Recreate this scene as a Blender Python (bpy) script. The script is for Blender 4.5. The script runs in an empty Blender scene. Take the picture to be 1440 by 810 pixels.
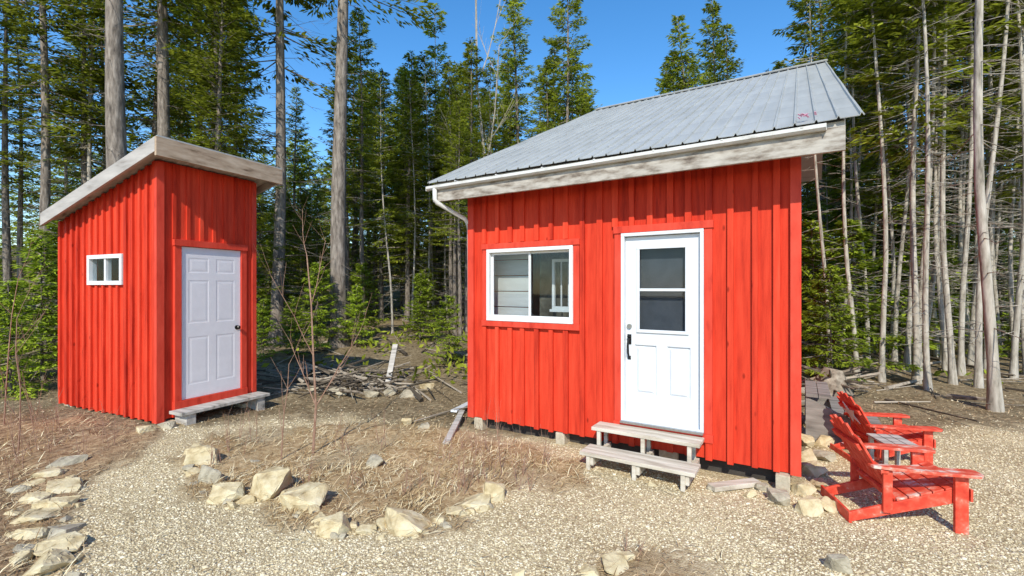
import bpy, bmesh, math, random
import numpy as np
from mathutils import Vector, Matrix
random.seed(7); RNG=np.random.default_rng(11)
scene=bpy.context.scene
COL=scene.collection
F=654.0; H=1.9
# ---------------------------------------------------------------- helpers
def sm(t):
    t=np.clip(t,0,1); return t*t*(3-2*t)
def G(x,y):
    x=np.asarray(x,dtype=float); y=np.asarray(y,dtype=float)
    z=0.17*sm((-x-2.2)/2.5)*sm((y-3.5)/2.5)
    z=z+0.033*np.clip(y-8,0,60)+0.13*np.clip(y-28,0,50)
    z=z+0.012*np.sin(1.7*x+0.6)*np.cos(1.3*y)+0.008*np.sin(4.1*x+2*y)
    z=z+0.10*sm((y-9)/5)*np.sin(0.9*x+1.0)*np.sin(0.8*y)
    return z
def g(x,y): return float(G(x,y))
def PG(px,py):
    z=0.0
    for _ in range(12):
        Y=(H-z)*F/(py-405.0); X=(px-720)/F*Y
        z=0.5*z+0.5*g(X,Y)
    return X,Y,g(X,Y)

def link(o,parent=None):
    COL.objects.link(o)
    if parent is not None: o.parent=parent
    return o
def thing(name,label,cat,loc=(0,0,0),rz=0.0,group=None):
    e=bpy.data.objects.new(name,None); e.empty_display_size=0.2
    e.location=loc; e.rotation_euler=(0,0,rz)
    e["label"]=label; e["category"]=cat
    if group: e["group"]=group
    return link(e)

class MB:
    def __init__(s): s.v=[]; s.f=[]
    def add(s,vs,fs):
        b=len(s.v); s.v+= [tuple(map(float,p)) for p in vs]; s.f+=[tuple(i+b for i in f) for f in fs]
    def hexa(s,p):
        s.add(p,[(0,3,2,1),(4,5,6,7),(0,1,5,4),(1,2,6,5),(2,3,7,6),(3,0,4,7)])
    def box(s,x0,x1,y0,y1,z0,z1):
        s.hexa([(x0,y0,z0),(x1,y0,z0),(x1,y1,z0),(x0,y1,z0),(x0,y0,z1),(x1,y0,z1),(x1,y1,z1),(x0,y1,z1)])
    def slant(s,x0,x1,y0,y1,z0,za,zb):
        s.hexa([(x0,y0,z0),(x1,y0,z0),(x1,y1,z0),(x0,y1,z0),(x0,y0,za),(x1,y0,zb),(x1,y1,zb),(x0,y1,za)])
    def beam(s,a,b,w,t,up=(0,0,1)):
        a=Vector(a);b=Vector(b);d=(b-a).normalized();up=Vector(up)
        sd=d.cross(up)
        if sd.length<1e-4: sd=d.cross(Vector((1,0,0)))
        sd.normalize(); u=sd.cross(d).normalized()
        sd=sd*w/2;u=u*t/2
        s.hexa([a-sd-u,a+sd-u,b+sd-u,b-sd-u,a-sd+u,a+sd+u,b+sd+u,b-sd+u])
    def stick(s,a,b,r0,r1,n=4):
        a=Vector(a);b=Vector(b);d=(b-a)
        if d.length<1e-5:return
        d.normalize(); x=d.orthogonal().normalized(); y=d.cross(x)
        vs=[];
        for c,r in((a,r0),(b,r1)):
            for i in range(n):
                t=2*math.pi*i/n; vs.append(c+x*math.cos(t)*r+y*math.sin(t)*r)
        fs=[(i,(i+1)%n,n+(i+1)%n,n+i) for i in range(n)]
        fs.append(tuple(range(n-1,-1,-1))); fs.append(tuple(range(n,2*n)))
        s.add(vs,fs)
    def tube(s,pts,rad,n=8):
        b=len(s.v); m=len(pts)
        for k,p in enumerate(pts):
            p=Vector(p)
            d=(Vector(pts[min(k+1,m-1)])-Vector(pts[max(k-1,0)])).normalized()
            x=d.cross(Vector((0.13,1,0.07))).normalized(); y=d.cross(x)
            for i in range(n):
                t=2*math.pi*i/n; s.v.append(tuple(p+x*math.cos(t)*rad[k]+y*math.sin(t)*rad[k]))
        for k in range(m-1):
            for i in range(n):
                s.f.append((b+k*n+i,b+k*n+(i+1)%n,b+(k+1)*n+(i+1)%n,b+(k+1)*n+i))
        s.f.append(tuple(b+i for i in range(n-1,-1,-1)));s.f.append(tuple(b+(m-1)*n+i for i in range(n)))
    def mesh(s,name,mat,smooth=False):
        me=bpy.data.meshes.new(name); me.from_pydata(s.v,[],s.f)
        bm=bmesh.new(); bm.from_mesh(me); bmesh.ops.recalc_face_normals(bm,faces=bm.faces); bm.to_mesh(me); bm.free()
        if mat: me.materials.append(mat)
        if smooth: me.polygons.foreach_set('use_smooth',[True]*len(me.polygons))
        return me
    def obj(s,name,mat,parent=None,bevel=0.0,smooth=False,loc=None,rz=None):
        o=bpy.data.objects.new(name,s.mesh(name,mat,smooth))
        link(o,parent)
        if loc: o.location=loc
        if rz: o.rotation_euler=(0,0,rz)
        if bevel>0:
            m=o.modifiers.new('b','BEVEL'); m.width=bevel; m.segments=2; m.limit_method='ANGLE'
        return o
def np_mesh(name,V,Fq,mat,k):
    me=bpy.data.meshes.new(name); V=np.asarray(V,dtype=np.float32); Fq=np.asarray(Fq,dtype=np.int32)
    me.vertices.add(len(V)); me.vertices.foreach_set('co',V.ravel())
    n=len(Fq); me.loops.add(n*k); me.loops.foreach_set('vertex_index',Fq.ravel())
    me.polygons.add(n); me.polygons.foreach_set('loop_start',np.arange(n,dtype=np.int32)*k)
    me.polygons.foreach_set('loop_total',np.full(n,k,dtype=np.int32))
    me.update(calc_edges=True); me.validate()
    if mat: me.materials.append(mat)
    return me

# ---------------------------------------------------------------- materials
def newmat(name):
    m=bpy.data.materials.new(name); m.use_nodes=True; nt=m.node_tree
    return m,nt,nt.nodes['Principled BSDF']
def N(nt,t,**k):
    n=nt.nodes.new(t)
    for a,b in k.items(): setattr(n,a,b)
    return n
def ramp(nt,stops):
    r=N(nt,'ShaderNodeValToRGB'); e=r.color_ramp.elements
    while len(e)<len(stops): e.new(0.5)
    for i,(p,c) in enumerate(stops): e[i].position=p; e[i].color=(c[0],c[1],c[2],1)
    return r
def noisy(name,stops,scale=(4,4,4),nscale=1.0,rough=0.7,bump=0.2,bdist=0.01,detail=6,metal=0.0,spec=0.3,island=0,bscale=None,coords='Object',tr=0):
    m,nt,b=newmat(name)
    tc=N(nt,'ShaderNodeTexCoord'); mp=N(nt,'ShaderNodeMapping'); mp.inputs['Scale'].default_value=scale
    nt.links.new(tc.outputs[coords],mp.inputs['Vector'])
    no=N(nt,'ShaderNodeTexNoise'); no.inputs['Scale'].default_value=nscale; no.inputs['Detail'].default_value=detail; no.inputs['Roughness'].default_value=0.6
    nt.links.new(mp.outputs[0],no.inputs['Vector'])
    r=ramp(nt,stops); src=no.outputs['Fac']
    if island:
        ge=N(nt,'ShaderNodeNewGeometry'); mx=N(nt,'ShaderNodeMath',operation='MULTIPLY_ADD')
        mx.inputs[1].default_value=island; 
        a=N(nt,'ShaderNodeMath',operation='SUBTRACT'); a.inputs[1].default_value=0.5
        nt.links.new(ge.outputs['Random Per Island'],a.inputs[0]); nt.links.new(a.outputs[0],mx.inputs[0]); nt.links.new(src,mx.inputs[2]); src=mx.outputs[0]
    nt.links.new(src,r.inputs[0]); nt.links.new(r.outputs[0],b.inputs['Base Color'])
    b.inputs['Roughness'].default_value=rough; b.inputs['Metallic'].default_value=metal; b.inputs['Specular IOR Level'].default_value=spec
    if bump>0:
        bp=N(nt,'ShaderNodeBump'); bp.inputs['Strength'].default_value=bump; bp.inputs['Distance'].default_value=bdist
        n2=no
        if bscale:
            n2=N(nt,'ShaderNodeTexNoise'); n2.inputs['Scale'].default_value=bscale; n2.inputs['Detail'].default_value=4; nt.links.new(mp.outputs[0],n2.inputs['Vector'])
        nt.links.new(n2.outputs['Fac'],bp.inputs['Height']); nt.links.new(bp.outputs[0],b.inputs['Normal'])
    return m
def mulcol(mat,sock):
    nt=mat.node_tree; b=nt.nodes['Principled BSDF']; s=b.inputs['Base Color'].links[0].from_socket
    mx=N(nt,'ShaderNodeMix',data_type='RGBA',blend_type='MULTIPLY'); mx.inputs[0].default_value=1
    nt.links.new(s,mx.inputs[6]); nt.links.new(sock,mx.inputs[7]); nt.links.new(mx.outputs[2],b.inputs['Base Color'])
M={}
M['red']=noisy('red_paint',[(0.18,(.30,.016,.008)),(0.40,(.54,.038,.016)),(0.62,(.66,.056,.024)),(0.8,(.74,.082,.040))],scale=(10,10,0.8),nscale=1.9,rough=.7,bump=.45,bdist=.006,bscale=6,spec=.15,island=.30,detail=9)
nt=M['red'].node_tree
tc=N(nt,'ShaderNodeTexCoord'); mp=N(nt,'ShaderNodeMapping'); mp.inputs['Scale'].default_value=(6,6,2.6); nt.links.new(tc.outputs['Object'],mp.inputs[0])
vo=N(nt,'ShaderNodeTexVoronoi'); vo.inputs['Scale'].default_value=1.0; nt.links.new(mp.outputs[0],vo.inputs['Vector'])
rr=ramp(nt,[(0.04,(.5,.45,.45)),(0.10,(1,1,1))]); nt.links.new(vo.outputs['Distance'],rr.inputs[0]); mulcol(M['red'],rr.outputs[0])
M['redtrim']=noisy('red_trim_paint',[(0.25,(.42,.030,.016)),(0.42,(.60,.052,.027)),(0.7,(.70,.075,.042))],scale=(7,7,2),nscale=1.6,rough=.6,bump=.2,bdist=.004,spec=.2)
M['redworn']=noisy('worn_red_paint',[(0.3,(.48,.04,.02)),(0.48,(.66,.085,.045)),(0.56,(.68,.22,.15)),(0.63,(.68,.53,.46))],scale=(5,9,5),nscale=1.5,rough=.5,bump=.2,bdist=.004,spec=.4)
M['redchair']=noisy('chair_red_paint',[(0.3,(.50,.035,.018)),(0.5,(.66,.07,.036)),(.62,(.70,.13,.08)),(.70,(.66,.36,.28))],scale=(5,5,5),nscale=2.5,rough=.55,bump=.15,bdist=.004,spec=.3)
M['white']=noisy('white_paint',[(0.3,(.62,.64,.67)),(0.7,(.68,.70,.72))],nscale=2,rough=.4,bump=.05,spec=.4)
M['whited']=noisy('dull_white_paint',[(0.3,(.70,.67,.69)),(0.7,(.76,.73,.75))],nscale=2,rough=.5,bump=.05,spec=.4)
M['vinyl']=noisy('white_vinyl',[(0.3,(.68,.68,.67)),(0.7,(.75,.75,.74))],nscale=3,rough=.35,bump=.0)
M['gutterp']=noisy('dirty_white_gutter',[(0.25,(.36,.33,.28)),(0.4,(.58,.56,.52)),(0.7,(.68,.67,.64))],scale=(3,6,6),nscale=2.5,rough=.5,bump=.0,detail=9)
M['greywood']=noisy('weathered_wood',[(0.3,(.16,.145,.125)),(0.42,(.37,.34,.30)),(0.7,(.56,.52,.47))],scale=(1.5,9,9),nscale=1.6,rough=.8,bump=.35,bdist=.005)
M['darkwood']=noisy('dark_weathered_timber',[(0.3,(.09,.08,.07)),(0.42,(.20,.18,.16)),(0.7,(.32,.29,.26))],scale=(1.5,9,9),nscale=1.6,rough=.8,bump=.35,bdist=.005)
M['fascia']=noisy('weathered_fascia',[(0.30,(.09,.065,.05)),(0.42,(.26,.22,.18)),(0.55,(.42,.38,.33)),(0.75,(.54,.50,.44))],scale=(2.6,5,9),nscale=1.9,rough=.8,bump=.25,bdist=.004,detail=10)
M['greyfascia']=noisy('grey_fascia',[(0.28,(.22,.19,.165)),(0.45,(.38,.35,.32)),(0.7,(.50,.46,.42))],scale=(1.2,5,7),nscale=1.5,rough=.8,bump=.2,bdist=.004)
M['brownfascia']=noisy('brown_fascia',[(0.28,(.15,.095,.055)),(0.42,(.38,.27,.18)),(0.7,(.56,.43,.31))],scale=(5,2,9),nscale=1.7,rough=.8,bump=.25,bdist=.004,detail=9)
M['stepwood']=noisy('pale_step_wood',[(0.3,(.33,.27,.20)),(0.5,(.54,.48,.39)),(0.7,(.64,.59,.50))],scale=(1.5,12,8),nscale=1.4,rough=.75,bump=.3,bdist=.004)
M['roof']=noisy('galvanized_metal',[(0.3,(.35,.35,.33)),(0.5,(.41,.41,.39)),(0.75,(.47,.47,.445))],scale=(3.2,.5,1),nscale=1.6,rough=.5,bump=.05,bdist=.01,metal=.15,spec=.5)
nt=M['roof'].node_tree; tc=N(nt,'ShaderNodeTexCoord'); sx=N(nt,'ShaderNodeSeparateXYZ'); nt.links.new(tc.outputs['Object'],sx.inputs[0])
a=N(nt,'ShaderNodeMath',operation='MULTIPLY'); a.inputs[1].default_value=1/.61; nt.links.new(sx.outputs[1],a.inputs[0])
f_=N(nt,'ShaderNodeMath',operation='FRACT'); nt.links.new(a.outputs[0],f_.inputs[0]); rr=ramp(nt,[(0,(.76,.74,.72)),(.02,(.76,.74,.72)),(.04,(1,1,1)),(1,(.95,.95,.95))]); nt.links.new(f_.outputs[0],rr.inputs[0]); mulcol(M['roof'],rr.outputs[0])
M['concrete']=noisy('concrete',[(0.3,(.36,.30,.21)),(0.7,(.55,.48,.36))],nscale=5,rough=.9,bump=.4,bdist=.01)
M['black']=noisy('black_metal',[(0.3,(.015,.014,.014)),(0.7,(.03,.028,.027))],nscale=9,rough=.35,bump=0,metal=.5)
M['steel']=noisy('brushed_steel',[(0.3,(.4,.39,.37)),(0.7,(.5,.49,.47))],nscale=9,rough=.3,bump=0,metal=.9)
M['plank']=noisy('pale_interior_plank',[(0.3,(.50,.49,.47)),(0.7,(.62,.61,.59))],scale=(2,2,12),nscale=1.3,rough=.7,bump=.1)
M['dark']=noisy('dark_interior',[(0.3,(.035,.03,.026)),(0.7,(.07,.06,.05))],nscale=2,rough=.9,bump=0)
M['curtain']=noisy('grey_screen',[(0.3,(.11,.12,.125)),(0.7,(.16,.17,.175))],nscale=2,rough=.9,bump=0)
M['brownwall']=noisy('brown_interior_board',[(0.3,(.05,.045,.035)),(0.5,(.11,.10,.08)),(0.7,(.24,.22,.18))],scale=(3,2,3),nscale=2,rough=.9,bump=0,detail=9)
M['bark']=noisy('grey_brown_bark',[(0.3,(.07,.055,.045)),(0.5,(.20,.165,.135)),(0.7,(.34,.29,.245))],scale=(7,7,1.6),nscale=2.2,rough=.95,bump=.8,bdist=.03)
M['barkpale']=noisy('pale_bark',[(0.28,(.13,.11,.085)),(0.46,(.35,.31,.255)),(0.7,(.54,.49,.42))],scale=(6,6,1.3),nscale=2.2,rough=.95,bump=.7,bdist=.02)
M['twig']=noisy('reddish_twig',[(0.3,(.20,.10,.06)),(0.7,(.38,.24,.17))],nscale=5,rough=.8,bump=0)
M['stickm']=noisy('dead_stick',[(0.3,(.07,.055,.04)),(0.5,(.20,.16,.12)),(0.75,(.38,.32,.25))],nscale=3,rough=.9,bump=0,island=.7)
def foliage(name,d,mm,l,trm=.4):
    m=noisy(name,[(0.25,d),(0.5,mm),(0.78,l)],nscale=.25,detail=3,rough=.6,bump=0,island=.5,spec=.2)
    nt=m.node_tree;b=nt.nodes['Principled BSDF']
    oi=N(nt,'ShaderNodeObjectInfo'); hs=N(nt,'ShaderNodeHueSaturation')
    mr=N(nt,'ShaderNodeMapRange'); mr.inputs[3].default_value=.7; mr.inputs[4].default_value=1.4
    nt.links.new(oi.outputs['Random'],mr.inputs[0]); nt.links.new(mr.outputs[0],hs.inputs['Value'])
    s=b.inputs['Base Color'].links[0].from_socket; nt.links.new(s,hs.inputs['Color']); nt.links.new(hs.outputs[0],b.inputs['Base Color'])
    tl=N(nt,'ShaderNodeBsdfTranslucent'); nt.links.new(hs.outputs[0],tl.inputs[0]); ms=N(nt,'ShaderNodeMixShader'); ms.inputs[0].default_value=trm
    out=nt.nodes['Material Output']; nt.links.new(b.outputs[0],ms.inputs[1]); nt.links.new(tl.outputs[0],ms.inputs[2]); nt.links.new(ms.outputs[0],out.inputs[0])
    return m
M['spruce']=foliage('spruce_needles',(.08,.10,.010),(.23,.27,.025),(.42,.46,.05))
M['fir']=foliage('fir_needles',(.12,.17,.012),(.29,.38,.03),(.44,.53,.055))
M['grass']=noisy('dry_straw',[(0.2,(.26,.16,.07)),(0.42,(.50,.36,.18)),(0.65,(.68,.54,.31)),(.9,(.79,.69,.46))],nscale=1.0,rough=.8,bump=0,island=1.0,spec=.2)
M['grassbrown']=noisy('brown_weeds',[(0.2,(.15,.085,.04)),(0.45,(.35,.22,.115)),(0.75,(.55,.40,.235))],nscale=1.0,rough=.8,bump=0,island=1.0,spec=.2)
M['pebble']=noisy('gravel_stone',[(0.0,(.36,.28,.165)),(0.25,(.50,.405,.25)),(0.55,(.61,.51,.33)),(.8,(.69,.595,.41)),(1.0,(.75,.67,.50))],nscale=3,rough=.9,bump=0,island=1.1,spec=.15)
M['rock']=noisy('tan_rock',[(0.26,(.22,.15,.075)),(0.40,(.44,.34,.19)),(0.52,(.57,.47,.29)),(.64,(.62,.54,.37)),(.78,(.56,.38,.17))],nscale=1.6,rough=.9,bump=.8,bdist=.025,spec=.15,detail=10)
M['rockgrey']=noisy('grey_rock',[(0.28,(.21,.175,.12)),(0.5,(.39,.34,.25)),(.75,(.53,.47,.35))],nscale=1.8,rough=.9,bump=.8,bdist=.025,spec=.15,detail=10)
M['pink']=noisy('pink_ribbon',[(0.3,(.6,.25,.38)),(0.7,(.75,.4,.5))],nscale=3,bump=0)
def glass(name,tint,refl):
    m=bpy.data.materials.new(name);m.use_nodes=True;nt=m.node_tree;nt.nodes.clear()
    o=N(nt,'ShaderNodeOutputMaterial');t=N(nt,'ShaderNodeBsdfTransparent');t.inputs[0].default_value=(*tint,1)
    gl=N(nt,'ShaderNodeBsdfGlossy');gl.inputs['Roughness'].default_value=.03; gl.inputs[0].default_value=(.9,.95,1,1)
    tc=N(nt,'ShaderNodeTexCoord');no=N(nt,'ShaderNodeTexNoise');no.inputs['Scale'].default_value=3;bp=N(nt,'ShaderNodeBump');bp.inputs['Strength'].default_value=.03
    nt.links.new(tc.outputs['Object'],no.inputs['Vector']);nt.links.new(no.outputs[0],bp.inputs['Height']);nt.links.new(bp.outputs[0],gl.inputs['Normal'])
    mx=N(nt,'ShaderNodeMixShader');mx.inputs[0].default_value=refl
    nt.links.new(t.outputs[0],mx.inputs[1]);nt.links.new(gl.outputs[0],mx.inputs[2]);nt.links.new(mx.outputs[0],o.inputs[0]);return m
M['glass']=glass('window_glass',(.88,.91,.92),.025)
M['glassd']=glass('dark_screened_glass',(.75,.77,.80),.015)

# ---------------------------------------------------------------- ground
def poly_sd(x,y,P):
    x=np.asarray(x,float);y=np.asarray(y,float)
    ins=np.zeros(x.shape,bool);d=np.full(x.shape,1e9)
    n=len(P)
    for i in range(n):
        x1,y1=P[i];x2,y2=P[(i+1)%n]
        c=((y1>y)!=(y2>y))&(x<(x2-x1)*(y-y1)/(y2-y1+1e-12)+x1); ins^=c
        dx,dy=x2-x1,y2-y1; t=np.clip(((x-x1)*dx+(y-y1)*dy)/(dx*dx+dy*dy),0,1)
        d=np.minimum(d,np.hypot(x-x1-t*dx,y-y1-t*dy))
    return np.where(ins,d,-d)
def gp(L): return [PG(a,b)[:2] for a,b in L]
BED=gp([(300,612),(440,600),(560,596),(650,612),(730,632),(800,655),(820,678),(740,690),(690,702),(615,728),(560,745),(440,738),(330,705),(262,655),(262,628)])
LEFT=gp([(-500,575),(100,590),(205,615),(190,640),(105,665),(92,700),(70,760),(40,830),(-30,900),(-700,900)])
BOT=gp([(860,800),(910,784),(975,782),(1030,800),(1050,830),(1000,900),(900,900),(850,830)])
PATH=gp([(100,625),(330,592),(480,585),(620,600),(700,612),(1000,622),(1120,640),(1200,612),(1440,600),(1800,600),(3200,900),(3200,3500),(-3200,3500),(-1500,1400),(-200,900),(60,730)])
def warp(x,y):
    return 0.10*np.sin(5.3*x+1.1*y)+0.08*np.sin(7.1*y-3*x)+0.05*np.sin(17*x+9*y)+0.04*np.sin(23*y-11*x)
def patch(x,y):
    return .5+.5*np.sin(2.3*x+1.7*y+1.3*np.sin(1.9*y))*np.sin(2.9*y-1.1*x+1.1*np.sin(2.7*x))
def masks(x,y):
    w=warp(x,y)
    grav=sm((poly_sd(x,y,PATH)+w)/0.5+.5)
    bed=np.maximum.reduce([sm((poly_sd(x,y,BED)+w)/0.4+.5),0.6*sm((poly_sd(x,y,BOT)+w)/0.45+.3)])
    lef=sm((poly_sd(x,y,LEFT)+w)/0.45+.5)
    thin=1-.7*sm((patch(x+3,y-1)-.58)/.2)
    bed=bed*thin; lef=lef*(1-.4*sm((patch(x,y+2)-.7)/.2))
    grav=grav*(1-bed)*(1-lef)
    return grav,bed*(1-lef),lef
def spaced(a,b,c0,c1,step,far):
    mid=np.arange(c0,c1,step)
    k=np.linspace(0,1,far+1)[1:]**2.2
    return np.concatenate([(c0-(c0-a)*k)[::-1],mid,c1-step+(b-c1)*k])
xs=spaced(-260,260,-8,8,.06,40); ys=spaced(-60,320,1.2,10,.06,60)
XX,YY=np.meshgrid(xs,ys); 
gr,bd,lf=masks(XX,YY)
ZZ=G(XX,YY)+0.03*bd+0.03*lf+0.012*np.sin(9*XX+3*YY)*np.sin(8*YY)*(1-gr)
V=np.stack([XX.ravel(),YY.ravel(),ZZ.ravel()],1)
nx,ny=len(xs),len(ys); I=np.arange(nx*ny).reshape(ny,nx)
Q=np.stack([I[:-1,:-1].ravel(),I[:-1,1:].ravel(),I[1:,1:].ravel(),I[1:,:-1].ravel()],1)
m,nt,b=newmat('ground_surface')
me=np_mesh('ground',V,Q,m,4)
ca=me.color_attributes.new('mask','FLOAT_COLOR','POINT')
ca.data.foreach_set('color',np.stack([gr.ravel(),bd.ravel(),lf.ravel(),np.ones(gr.size)],1).astype(np.float32).ravel())
me.polygons.foreach_set('use_smooth',[True]*len(me.polygons))
go=bpy.data.objects.new('ground',me); link(go); go['kind']='structure'; go['label']='gravel yard with dry grass and brown forest floor'; go['category']='ground'
at=N(nt,'ShaderNodeAttribute',attribute_name='mask'); sp=N(nt,'ShaderNodeSeparateColor'); nt.links.new(at.outputs['Color'],sp.inputs[0])
tc=N(nt,'ShaderNodeTexCoord')
v1=N(nt,'ShaderNodeTexVoronoi'); v1.inputs['Scale'].default_value=70; nt.links.new(tc.outputs['Object'],v1.inputs['Vector'])
sv=N(nt,'ShaderNodeSeparateColor'); nt.links.new(v1.outputs['Color'],sv.inputs[0])
rg=ramp(nt,[(0,(.39,.305,.185)),(.25,(.50,.40,.25)),(.55,(.59,.49,.315)),(.85,(.66,.565,.38)),(1,(.72,.635,.46))]); nt.links.new(sv.outputs[0],rg.inputs[0])
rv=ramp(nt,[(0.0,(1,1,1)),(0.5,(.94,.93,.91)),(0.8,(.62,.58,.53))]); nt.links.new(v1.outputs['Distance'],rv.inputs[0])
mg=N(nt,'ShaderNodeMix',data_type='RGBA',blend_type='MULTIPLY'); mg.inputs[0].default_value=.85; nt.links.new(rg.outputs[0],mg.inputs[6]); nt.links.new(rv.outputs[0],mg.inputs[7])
n1=N(nt,'ShaderNodeTexNoise'); n1.inputs['Scale'].default_value=14; n1.inputs['Detail'].default_value=9; n1.inputs['Roughness'].default_value=.75; nt.links.new(tc.outputs['Object'],n1.inputs['Vector'])
rs=ramp(nt,[(0.3,(.20,.125,.06)),(.48,(.42,.295,.16)),(.62,(.56,.435,.265)),(.75,(.67,.56,.38))]); nt.links.new(n1.outputs[0],rs.inputs[0])
rl=ramp(nt,[(0.3,(.13,.08,.04)),(.48,(.32,.21,.12)),(.62,(.47,.345,.205)),(.78,(.59,.48,.32))]); nt.links.new(n1.outputs[0],rl.inputs[0])
rf=ramp(nt,[(0.3,(.06,.045,.024)),(.45,(.18,.135,.08)),(.6,(.34,.27,.17)),(.78,(.52,.44,.31))]); nt.links.new(n1.outputs[0],rf.inputs[0])
def mixc(a,bb,f):
    x=N(nt,'ShaderNodeMix',data_type='RGBA'); nt.links.new(f,x.inputs[0]); nt.links.new(a,x.inputs[6]); nt.links.new(bb,x.inputs[7]); return x.outputs[2]
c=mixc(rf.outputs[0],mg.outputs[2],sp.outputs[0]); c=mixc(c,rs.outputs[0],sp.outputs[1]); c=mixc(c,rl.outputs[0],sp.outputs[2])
n3=N(nt,'ShaderNodeTexNoise'); n3.inputs['Scale'].default_value=1.1; n3.inputs['Detail'].default_value=5; nt.links.new(tc.outputs['Object'],n3.inputs['Vector'])
r3=ramp(nt,[(0.3,(.78,.73,.66)),(.6,(1.05,1.03,1))]); nt.links.new(n3.outputs[0],r3.inputs[0])
mm=N(nt,'ShaderNodeMix',data_type='RGBA',blend_type='MULTIPLY'); mm.inputs[0].default_value=1; nt.links.new(c,mm.inputs[6]); nt.links.new(r3.outputs[0],mm.inputs[7])
nt.links.new(mm.outputs[2],b.inputs['Base Color']); b.inputs['Roughness'].default_value=.95; b.inputs['Specular IOR Level'].default_value=.15
b1=N(nt,'ShaderNodeBump'); b1.invert=True; b1.inputs['Strength'].default_value=.6; b1.inputs['Distance'].default_value=.008; nt.links.new(v1.outputs['Distance'],b1.inputs['Height'])
b2=N(nt,'ShaderNodeBump'); b2.inputs['Strength'].default_value=.7; b2.inputs['Distance'].default_value=.03; nt.links.new(n1.outputs[0],b2.inputs['Height']); nt.links.new(b1.outputs[0],b2.inputs['Normal'])
nt.links.new(b2.outputs[0],b.inputs['Normal'])

def in_cabin(x,y):
    lx=(x+.56)*.8508-(y-6.3465)*.5254; ly=(x+.56)*.5254+(y-6.3465)*.8508
    return (lx>-.05)&(lx<3.85)&(ly>-.02)
def sample(n,ymin,ymax,p,spread=1.25):
    u=RNG.random(n); y=(ymin**(1-p)+u*(ymax**(1-p)-ymin**(1-p)))**(1/(1-p))
    return (RNG.random(n)*2-1)*spread*y,y
ico=bmesh.new(); bmesh.ops.create_icosphere(ico,subdivisions=1,radius=1.0)
iv=np.array([v.co[:] for v in ico.verts]); iff=np.array([[v.index for v in f.verts] for f in ico.faces]); ico.free()
x,y=sample(120000,2.2,8.5,1.6,1.15)
gr_,bd_,lf_=masks(x,y); keep=(RNG.random(len(x))<gr_*(.95)+.07)&(~in_cabin(x,y)); x=x[keep];y=y[keep]; n=len(x)
s=.0045+.0055*RNG.random(n)**1.5+.008*(RNG.random(n)>.985); s=s*np.clip(.7+y*.08,1,1.4)
sc=s[:,None]*(.7+.6*RNG.random((n,3)))*np.array([1.15,1,.6])
th=RNG.random(n)*6.28; P=iv[None]*sc[:,None]*(.8+.4*RNG.random((n,len(iv),1)))
ct,st=np.cos(th)[:,None],np.sin(th)[:,None]
V=np.stack([P[...,0]*ct-P[...,1]*st+x[:,None],P[...,0]*st+P[...,1]*ct+y[:,None],P[...,2]+(G(x,y)+s*.1)[:,None]],2).reshape(-1,3)
Q=(iff[None]+(np.arange(n)*len(iv))[:,None,None]).reshape(-1,3)
o=bpy.data.objects.new('gravel',np_mesh('gravel',V,Q,M['pebble'],3)); link(o); o['kind']='stuff'; o['label']='loose pale beige gravel stones'; o['category']='gravel'
def blades(name,x,y,lmin,lmax,up,mat,label,wd=.0022):
    n=len(x); z=G(x,y)+.02
    a=RNG.random(n)*6.28; L=lmin+(lmax-lmin)*RNG.random(n)**2; e=up*RNG.random(n)
    d=np.stack([np.cos(a)*np.cos(e),np.sin(a)*np.cos(e),np.sin(e)],1)
    side=np.stack([-np.sin(a),np.cos(a),np.zeros(n)],1)*(wd*(.7+.8*RNG.random(n)))[:,None]
    p0=np.stack([x,y,z],1); p1=p0+d*L[:,None]*.5+np.array([0,0,1])*(L*.07)[:,None]
    d2=d.copy(); d2[:,2]-=.35*RNG.random(n); d2+= .5*(RNG.random((n,3))-.5); p2=p1+d2*L[:,None]*.5
    p2[:,2]=np.maximum(p2[:,2],z-.0)
    tw=np.array([0,0,1])*wd*.5
    V=np.stack([p0-side,p0+side,p1+side+tw,p1-side-tw,p2+side*.3,p2-side*.3],1).reshape(-1,3)
    b0=(np.arange(n)*6)[:,None]
    Q=np.concatenate([b0+np.array([[0,1,2,3]]),b0+np.array([[3,2,4,5]])],0)
    o=bpy.data.objects.new(name,np_mesh(name,V,Q,mat,4)); link(o); o['kind']='stuff'; o['label']=label; o['category']='grass'; return o
x,y=sample(200000,2.0,8.5,1.4,.95); gr_,bd_,lf_=masks(x,y); pt=patch(x,y); k=(RNG.random(len(x))<bd_**1.5*(.2+.75*pt))&(~in_cabin(x,y))&(y>3.3)
blades('dry_grass',x[k],y[k],.03,.18,.6,M['grass'],'matted straw-coloured dry grass in the garden bed',.0021)
x,y=sample(140000,2.0,11,1.2,1.5); gr_,bd_,lf_=masks(x,y); pt=patch(x,y); k=(RNG.random(len(x))<lf_*.7+.35*(1-gr_)*(1-bd_)*(1-lf_)+.5*bd_*(1-pt))&(~in_cabin(x,y))
blades('brown_weeds',x[k],y[k],.025,.12,.5,M['grassbrown'],'brown dead weeds and litter at the yard edge',.0024)
x,y=sample(70000,2.0,9,1.2,1.5); gr_,bd_,lf_=masks(x,y); k=(RNG.random(len(x))<.9*lf_*patch(x,y))&(~in_cabin(x,y))
blades('straw_litter',x[k],y[k],.03,.18,.7,M['grass'],'golden dry straw among weeds at the yard edge',.0022)
x,y=sample(9000,2.2,9,1.4,1.2); gr_,bd_,lf_=masks(x,y); k=(RNG.random(len(x))<.16*gr_)&(~in_cabin(x,y))
blades('scattered_straw',x[k],y[k],.03,.10,.4,M['grass'],'sparse dry straw strewn on the gravel')

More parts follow.
